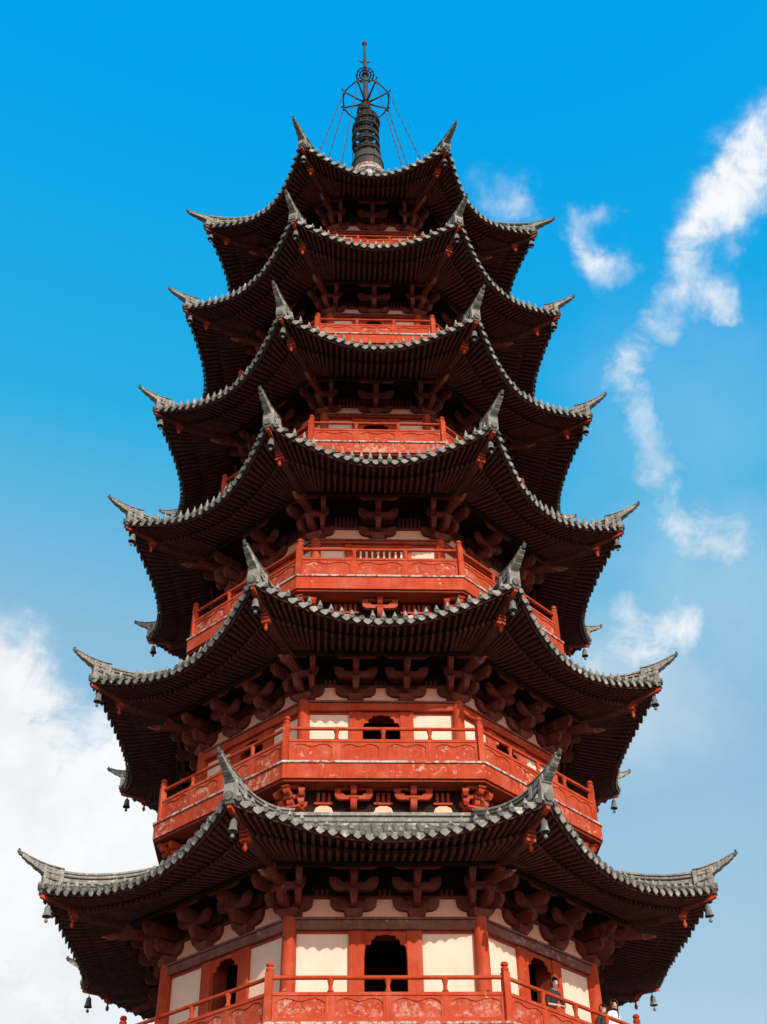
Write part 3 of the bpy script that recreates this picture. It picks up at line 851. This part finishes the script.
# ------------------------------------------------------------------ people on the lowest balcony
def person(name, t, n, ang, face, joints, bones, rads, mats, hair, hairc, label):
    """joints: name -> (x right, y forward, z up) with the feet on the slab; forward = outward before turning by face"""
    root = bpy.data.objects.new('person', None); COL.objects.link(root)
    a = R(ang)+PSI
    root.location = (n*math.sin(a)+t*math.cos(a), -n*math.cos(a)+t*math.sin(a), ST[0]['slab']+EYE)
    root.rotation_euler = (0, 0, a+R(face))
    tag(root, label, 'person')
    names = list(joints)
    me = bpy.data.meshes.new('body')
    me.from_pydata([(joints[k][0], -joints[k][1], joints[k][2]) for k in names], [(names.index(p), names.index(q)) for p, q in bones], [])
    tmp = bpy.data.objects.new('tmp', me); COL.objects.link(tmp)
    sk = tmp.modifiers.new('s', 'SKIN'); sk.use_smooth_shade = True
    for k, d in zip(names, me.skin_vertices[0].data):
        rr = rads[k]; d.radius = rr if hasattr(rr, '__len__') else (rr, rr); d.use_root = k == 'pelvis'
    tmp.modifiers.new('u', 'SUBSURF').render_levels = 2
    tmp.modifiers['u'].levels = 2
    dg = bpy.context.evaluated_depsgraph_get()
    bodym = bpy.data.meshes.new_from_object(tmp.evaluated_get(dg))
    bpy.data.objects.remove(tmp)
    bodym.name = 'body'; bodym.materials.clear()
    for m in ('skin', mats[0], mats[1]): bodym.materials.append(M[m])
    J = {k: Vector((v[0], -v[1], v[2])) for k, v in joints.items()}
    def seg(p, q, c):
        d = q-p; u = max(0, min(1, (c-p).dot(d)/d.length_squared)); return (p+d*u-c).length
    for pl in bodym.polygons:
        best = min(bones, key=lambda e: seg(J[e[0]], J[e[1]], pl.center))
        nm = best[0]+best[1]
        if any(k in nm for k in ('head', 'crown', 'nose', 'chin', 'fing', 'thumb', 'palm', 'wrist')) or ('neck' in best[1] and pl.center.z > J['neck'].z-.03): pl.material_index = 0
        elif any(k in nm for k in ('hip', 'knee', 'foot', 'toe')): pl.material_index = 2
        else: pl.material_index = 1
        pl.use_smooth = True
    b = link('body', bodym, root)
    hd, cr = J['head'], J['crown']
    fw = Vector((joints['nose'][0]-joints['head'][0], -(joints['nose'][1]-joints['head'][1]), 0)).normalized()
    sd = fw.cross(Vector((0, 0, 1)))
    h = MB()                                              # hair: a cap open towards the face, falling to the nape or shoulders
    vs = []; fs = []; A, Bn = 16, 9
    for j in range(Bn+1):
        ph = PI*.5-(PI*.5+.55)*j/Bn
        for q in range(A+1):
            th = (-1+2*q/A)*PI*(.64 if hair > .1 else .54)
            front = math.cos(th)
            d = -fw*math.cos(th)*math.cos(ph)*.102+sd*math.sin(th)*math.cos(ph)*.086+Vector((0, 0, math.sin(ph)*.110))
            p = hd+Vector((0, 0, .035))+d
            if j == Bn: p += Vector((0, 0, -hair))+(-fw)*.01
            vs.append(p)
    for j in range(Bn):
        for q in range(A): fs.append((j*(A+1)+q, j*(A+1)+q+1, (j+1)*(A+1)+q+1, (j+1)*(A+1)+q))
    h.add(vs, fs, hairc)
    ho = h.build('hair', root, True); so = ho.modifiers.new('t', 'SOLIDIFY'); so.thickness = .012; so.offset = 1
    for sg in (-1, 1):
        e = MB(); c = hd+fw*.088+sd*sg*.032+Vector((0, 0, .022))
        e.lathe([(.002, -.009), (.009, -.005), (.011, 0), (.009, .005), (.002, .009)], c, 'hair', 8)
        e.build('eye', root, True)
    mo = MB(); c = hd+fw*.090+Vector((0, 0, -.052))
    mo.tube([c-sd*.022, c+fw*.006, c+sd*.022], .006, 'red_dark', 6); mo.build('mouth', root, True)
    return root
def figure(lean, headturn, armL, armR, tall=1.0):
    """a standing body; arms are given as elbow, wrist, hand direction"""
    J = {}; Bn = []; Rd = {}
    def add(k, p, r, par=None):
        J[k] = (p[0]*tall, p[1]*tall, p[2]*tall); Rd[k] = tuple(x*tall for x in r) if hasattr(r, '__len__') else r*tall
        if par: Bn.append((par, k))
    add('pelvis', (0, 0, .93), (.155, .11)); add('waist', (0, .02+lean*.2, 1.08), (.135, .10), 'pelvis'); add('chest', (0, .03+lean*.65, 1.28), (.160, .115), 'waist')
    add('collar', (0, .02+lean*.9, 1.42), (.10, .075), 'chest'); add('neck', (0, .03+lean, 1.48), .052, 'collar')
    hx, hy = math.sin(headturn), math.cos(headturn)
    base = Vector((0, .045+lean*1.1, 0))
    add('chin', (base.x+hx*.01, base.y+hy*.01, 1.535), (.062, .060), 'neck')
    add('head', (base.x+hx*.012, base.y+hy*.012, 1.60), (.078, .088), 'chin'); add('crown', (base.x-hx*.005, base.y-hy*.005, 1.665), (.070, .078), 'head')
    add('nose', (base.x+hx*.100, base.y+hy*.100, 1.592), (.014, .018), 'head')
    for sg, nm in ((-1, 'L'), (1, 'R')):
        add('hip'+nm, (sg*.09, 0, .86), .085, 'pelvis'); add('knee'+nm, (sg*.10, .02, .48), .058, 'hip'+nm)
        add('foot'+nm, (sg*.11, -.02, .08), .042, 'knee'+nm); add('toe'+nm, (sg*.12, .15, .035), (.045, .03), 'foot'+nm)
        el, wr, hd = armL if sg < 0 else armR
        add('shoulder'+nm, (sg*.185, .02+lean*.8, 1.385), .062, 'collar')
        add('elbow'+nm, el, .043, 'shoulder'+nm); add('wrist'+nm, wr, .029, 'elbow'+nm)
        w_ = Vector(wr); d = Vector(hd).normalized(); up = Vector((0, 0, 1)); s_ = d.cross(up)
        if s_.length < .1: s_ = Vector((1, 0, 0))
        s_.normalize()
        pm = w_+d*.06; add('palm'+nm, pm, (.036, .018), 'wrist'+nm)
        for q, (off, ln) in enumerate(((-.028, .062), (-.010, .074), (.010, .070), (.028, .055))):
            k0 = pm+s_*off+d*.035; k1 = k0+d*ln*.55+Vector((0, 0, -.012)); k2 = k1+d*ln*.35+Vector((0, 0, -.028))
            add('fingA%d' % q+nm, k0, .0095, 'palm'+nm); add('fingB%d' % q+nm, k1, .0088, 'fingA%d' % q+nm); add('fingC%d' % q+nm, k2, .0075, 'fingB%d' % q+nm)
        th = pm+s_*(-sg)*.042-d*.015
        add('thumbA'+nm, th, .011, 'palm'+nm); add('thumbB'+nm, th+d*.035+s_*(-sg)*.012+Vector((0, 0, -.01)), .009, 'thumbA'+nm)
    return J, Bn, Rd
NB = ST[0]['Rp']*C8
j, bo, rd = figure(.20, -.35, ((-.27, .22, 1.08), (-.06, .38, 1.04), (1, .15, -.05)), ((.29, .26, 1.10), (.05, .40, 1.03), (-1, .1, -.05)), .93)
person('a', .0, NB-.70, 45, -8, j, bo, rd, ('cloth_black', 'cloth_grey'), .05, 'hair', 'person in black leaning on the lowest balcony rail before the right-hand doorway')
j, bo, rd = figure(.05, -.3, ((-.25, .05, 1.10), (-.20, .26, 1.02), (.2, 1, -.1)), ((.25, .05, 1.10), (.20, .26, 1.02), (-.2, 1, -.1)), .885)
person('b', 2.10, NB-.74, 45, 0, j, bo, rd, ('cloth_black', 'cloth_grey'), .03, 'hair', 'short-haired person in a black top beside a long-haired woman on the lowest balcony')
j, bo, rd = figure(.06, -.6, ((-.24, .06, 1.10), (-.16, .27, 1.02), (.2, 1, -.1)), ((.24, .06, 1.10), (.18, .27, 1.02), (-.2, 1, -.1)), 1.0)
person('c', 2.50, NB-.70, 45, 0, j, bo, rd, ('cloth_white', 'cloth_grey'), .26, 'hair_brown', 'long-haired woman in a white top at the lowest balcony corner post')

# ------------------------------------------------------------------ ground, air, light, camera
g = MB(); g.add([(3000*math.cos(2*PI*k/48), 3000*math.sin(2*PI*k/48), 0) for k in range(48)], [tuple(range(48))], 'ground')
tag(g.build('ground', fix=False), kind='structure')

SUN_EL, SUN_AZ = 26, 24                 # degrees: above the horizon, to the right of the line from the tower to the camera
sd = Vector((math.sin(R(SUN_AZ))*math.cos(R(SUN_EL)), -math.cos(R(SUN_AZ))*math.cos(R(SUN_EL)), math.sin(R(SUN_EL))))
L = bpy.data.lights.new('sun', 'SUN'); L.energy = 2.7; L.angle = R(.5); L.color = (1, .94, .86)
lo = bpy.data.objects.new('sun', L); COL.objects.link(lo); lo.rotation_euler = (-sd).to_track_quat('-Z', 'Y').to_euler(); lo.location = (20, -60, 60)

W = bpy.data.worlds.new('World'); S.world = W; W.use_nodes = True
nt = W.node_tree; bg = nt.nodes['Background']
sky = nt.nodes.new('ShaderNodeTexSky'); sky.sky_type = 'NISHITA'; sky.sun_disc = False
sky.sun_elevation = R(SUN_EL); sky.sun_rotation = math.atan2(sd.x, sd.y)
sky.air_density = 1.0; sky.dust_density = .6; sky.ozone_density = 1.6
SKYSTR = .10
tc = nt.nodes.new('ShaderNodeTexCoord')
def mth(op, a, b=None, c=None, clamp=False):
    n = nt.nodes.new('ShaderNodeMath'); n.operation = op; n.use_clamp = clamp
    for s, v in zip(n.inputs, (a, b, c)):
        if v is None: continue
        if hasattr(v, 'is_linked'): nt.links.new(v, s)
        else: s.default_value = v
    return n.outputs[0]
def vec(op, a, b, out=0):
    n = nt.nodes.new('ShaderNodeVectorMath'); n.operation = op
    for s, v in zip(n.inputs, (a, b)):
        if hasattr(v, 'is_linked'): nt.links.new(v, s)
        else: s.default_value = v
    return n.outputs[out]
def noi(scale, detail, rough, col=False, dist=0, src=None):
    n = nt.nodes.new('ShaderNodeTexNoise'); n.inputs['Scale'].default_value = scale; n.inputs['Detail'].default_value = detail
    n.inputs['Roughness'].default_value = rough; n.inputs['Distortion'].default_value = dist
    nt.links.new(src or tc.outputs['Generated'], n.inputs['Vector']); return n.outputs['Color' if col else 'Fac']
D = tc.outputs['Generated']
warp = vec('SUBTRACT', noi(10, 8, .62, True), (.5, .5, .5))
wn = nt.nodes.new('ShaderNodeVectorMath'); wn.operation = 'SCALE'; wn.inputs['Scale'].default_value = .105; nt.links.new(warp, wn.inputs[0])
P = vec('ADD', D, wn.outputs[0])
BLOBS = [   # cumulus puffs: direction in the sky, angular radius, density
((0.2924, 0.5359, 0.7921), 0.0339, 1.35),
((0.2788, 0.5588, 0.781), 0.0308, 1.30),
((0.2564, 0.5742, 0.7776), 0.0277, 1.15),
((0.2469, 0.5981, 0.7624), 0.0247, 1.05),
((0.254, 0.6246, 0.7385), 0.0324, 1.10),
((0.272, 0.6371, 0.7212), 0.0200, 0.90),
((0.2305, 0.6456, 0.7281), 0.0277, 0.95),
((0.2138, 0.6681, 0.7127), 0.0262, 0.90),
((0.2052, 0.6919, 0.6922), 0.0231, 0.85),
((0.2129, 0.7127, 0.6684), 0.0231, 0.75),
((0.222, 0.7326, 0.6435), 0.0231, 0.75),
((0.2368, 0.748, 0.62), 0.0247, 0.65),
((0.2573, 0.7565, 0.6012), 0.0354, 0.60),
((0.2274, 0.767, 0.6), 0.0262, 0.45),
((0.2863, 0.7527, 0.5928), 0.0308, 0.50),
((0.2495, 0.7725, 0.5839), 0.0308, 0.45),
((0.1707, 0.598, 0.7831), 0.0185, 0.85),
((0.1869, 0.5861, 0.7884), 0.0139, 0.70),
((0.1852, 0.6204, 0.7621), 0.0216, 0.85),
((0.1773, 0.6111, 0.7714), 0.0154, 0.60),
((0.1068, 0.5932, 0.7979), 0.0262, 0.85),
((0.1247, 0.5976, 0.7921), 0.0185, 0.60),
((0.2841, 0.5933, 0.7532), 0.0139, 0.60),
((0.2292, 0.8127, 0.5358), 0.0354, 1.00),
((0.1986, 0.8258, 0.5279), 0.0324, 0.95),
((0.2554, 0.8031, 0.5384), 0.0247, 0.70),
((0.1921, 0.8049, 0.5615), 0.0200, 0.70),
((0.1712, 0.8391, 0.5163), 0.0262, 0.70),
((0.2461, 0.83, 0.5005), 0.0308, 0.35),
((-0.277, 0.8073, 0.5211), 0.0373, 1.55),
((-0.2527, 0.8273, 0.5017), 0.0341, 1.15),
((-0.2858, 0.8363, 0.4679), 0.0446, 1.62),
((-0.2417, 0.8649, 0.44), 0.0519, 1.75),
((-0.2687, 0.8713, 0.4107), 0.0689, 1.82),
((-0.2059, 0.8619, 0.4635), 0.0308, 1.35),
((-0.1967, 0.8873, 0.4171), 0.0608, 1.82),
((-0.2146, 0.8334, 0.5093), 0.0227, 0.88),
((-0.2229, 0.8455, 0.4852), 0.0243, 0.81),
((-0.2586, 0.8942, 0.3654), 0.0730, 1.20),
((-0.2348, 0.9151, 0.3278), 0.0770, 0.90),
((-0.2528, 0.9217, 0.2941), 0.0770, 0.70),
((-0.1664, 0.8988, 0.4055), 0.0446, 1.49),
((-0.3145, 0.8132, 0.4897), 0.0527, 1.55),
((-0.3222, 0.862, 0.3913), 0.0933, 1.69),
]
VEILS = [   # thin high haze
((0.2503, 0.7065, 0.662), 0.1622, 0.12),
((0.2567, 0.7758, 0.5765), 0.1379, 0.22),
((0.209, 0.8372, 0.5054), 0.1217, 0.30),
((-0.2471, 0.9189, 0.3074), 0.2433, 0.80),
((0.243, 0.9005, 0.3606), 0.1622, 0.06),
]
tot = None
for d, rr, am in BLOBS:
    l = math.sqrt(sum(x*x for x in d))
    dist = vec('DISTANCE', P, tuple(x/l for x in d), 1)
    mr = nt.nodes.new('ShaderNodeMapRange'); mr.interpolation_type = 'SMOOTHERSTEP'
    nt.links.new(dist, mr.inputs[0]); mr.inputs[1].default_value = 0; mr.inputs[2].default_value = rr*1.5; mr.inputs[3].default_value = am; mr.inputs[4].default_value = 0
    tot = mr.outputs[0] if tot is None else mth('ADD', tot, mr.outputs[0])
fine = noi(22, 10, .66, False, .6)
den = mth('MULTIPLY', tot, mth('MULTIPLY_ADD', fine, 2.7, -.45))
mk = nt.nodes.new('ShaderNodeMapRange'); mk.interpolation_type = 'SMOOTHSTEP'
nt.links.new(den, mk.inputs[0]); mk.inputs[1].default_value = .04; mk.inputs[2].default_value = 1.95; mk.inputs[3].default_value = 0; mk.inputs[4].default_value = .97
# the clear sky: the Sky Texture's brightness graded to this day's deep cyan blue
sx = nt.nodes.new('ShaderNodeSeparateColor'); nt.links.new(sky.outputs[0], sx.inputs[0])
rp = nt.nodes.new('ShaderNodeValToRGB'); nt.links.new(mth('POWER', mth('DIVIDE', sx.outputs[1], 16.0), .5), rp.inputs[0])
GR = [(.25, (0, .362, .83)), (.290, (.021, .425, .76)), (.312, (.12, .465, .735)), (.338, (.25, .505, .72)), (.435, (.362, .571, .737)), (.56, (.80, .88, .95)), (.70, (2.0, 1.95, 1.85)), (1, (5.0, 4.6, 4.0))]  # last stops raised so the unseen sunward sky fills the walls
while len(rp.color_ramp.elements) < len(GR): rp.color_ramp.elements.new(.5)
for e, (p, c) in zip(rp.color_ramp.elements, GR): e.position = p; e.color = (*(x/5.0 for x in c), 1)
EXPO = .6
K = 5.0/(2**EXPO*SKYSTR)
sc = nt.nodes.new('ShaderNodeVectorMath'); sc.operation = 'SCALE'; sc.inputs['Scale'].default_value = K; nt.links.new(rp.outputs[0], sc.inputs[0])
# unseen cumulus behind the camera, added as fill light for the walls
sep = nt.nodes.new('ShaderNodeSeparateXYZ'); nt.links.new(D, sep.inputs[0])
rear = nt.nodes.new('ShaderNodeMapRange'); rear.interpolation_type = 'SMOOTHSTEP'
nt.links.new(sep.outputs[1], rear.inputs[0]); rear.inputs[1].default_value = .15; rear.inputs[2].default_value = -.25
rc_ = nt.nodes.new('ShaderNodeMapRange'); rc_.interpolation_type = 'SMOOTHSTEP'
nt.links.new(noi(3.2, 8, .6), rc_.inputs[0]); rc_.inputs[1].default_value = .44; rc_.inputs[2].default_value = .60
veil = None
for d, rr, am in VEILS:
    dist = vec('DISTANCE', P, d, 1)
    mr = nt.nodes.new('ShaderNodeMapRange'); mr.interpolation_type = 'SMOOTHERSTEP'
    nt.links.new(dist, mr.inputs[0]); mr.inputs[1].default_value = 0; mr.inputs[2].default_value = rr; mr.inputs[3].default_value = am; mr.inputs[4].default_value = 0
    veil = mr.outputs[0] if veil is None else mth('MAXIMUM', veil, mr.outputs[0])
veil = mth('MULTIPLY', veil, mth('MULTIPLY_ADD', noi(9, 6, .6), 1.0, .5))
mask = mth('MAXIMUM', mth('MAXIMUM', mk.outputs[0], veil), mth('MULTIPLY', rc_.outputs[0], rear.outputs[0]))
mx = nt.nodes.new('ShaderNodeMix'); mx.data_type = 'RGBA'
nt.links.new(mask, mx.inputs[0]); nt.links.new(sc.outputs[0], mx.inputs[6])
# cloud body: bright tops, slightly greyer folds
shade = nt.nodes.new('ShaderNodeMapRange'); nt.links.new(noi(14, 7, .6), shade.inputs[0]); shade.inputs[1].default_value = .3; shade.inputs[2].default_value = .7; shade.inputs[3].default_value = .87; shade.inputs[4].default_value = 1.03
cl = nt.nodes.new('ShaderNodeVectorMath'); cl.operation = 'SCALE'; cl.inputs[0].default_value = (.97*K/5, .98*K/5, 1.0*K/5); nt.links.new(shade.outputs[0], cl.inputs['Scale'])
rear_fill = mth('MULTIPLY_ADD', rear.outputs[0], .9, 1.0)      # added rear clouds brightened to fill the shaded walls
cl2 = nt.nodes.new('ShaderNodeVectorMath'); cl2.operation = 'SCALE'; nt.links.new(cl.outputs[0], cl2.inputs[0]); nt.links.new(rear_fill, cl2.inputs['Scale'])
nt.links.new(cl2.outputs[0], mx.inputs[7])
nt.links.new(mx.outputs[2], bg.inputs['Color']); bg.inputs['Strength'].default_value = SKYSTR

cam = bpy.data.cameras.new('camera'); cam.lens = 43.3437; cam.sensor_width = 36; cam.sensor_fit = 'AUTO'; cam.clip_end = 6000; cam.clip_start = .1
co = bpy.data.objects.new('camera', cam); COL.objects.link(co); S.camera = co
yaw, pit, rol = R(.68031202), R(39.47950477), R(1.07832035)
cy, sy = math.cos(yaw), math.sin(yaw)
right = Vector((cy, -sy, 0)); fwd0 = Vector((sy, cy, 0)); zv = Vector((0, 0, 1))
fwd = fwd0*math.cos(pit)+zv*math.sin(pit); up = -fwd0*math.sin(pit)+zv*math.cos(pit)
r2 = right*math.cos(rol)-up*math.sin(rol); u2 = right*math.sin(rol)+up*math.cos(rol)
mat = Matrix((r2, u2, -fwd)).transposed().to_4x4(); mat.translation = Vector((0, -32.0, EYE))
co.matrix_world = mat
S.view_settings.view_transform = 'Standard'; S.view_settings.look = 'None'; S.view_settings.gamma = 1
S.view_settings.use_curve_mapping = False
S.view_settings.exposure = EXPO
S.cycles.max_bounces = 8
S.cycles.use_denoising = True
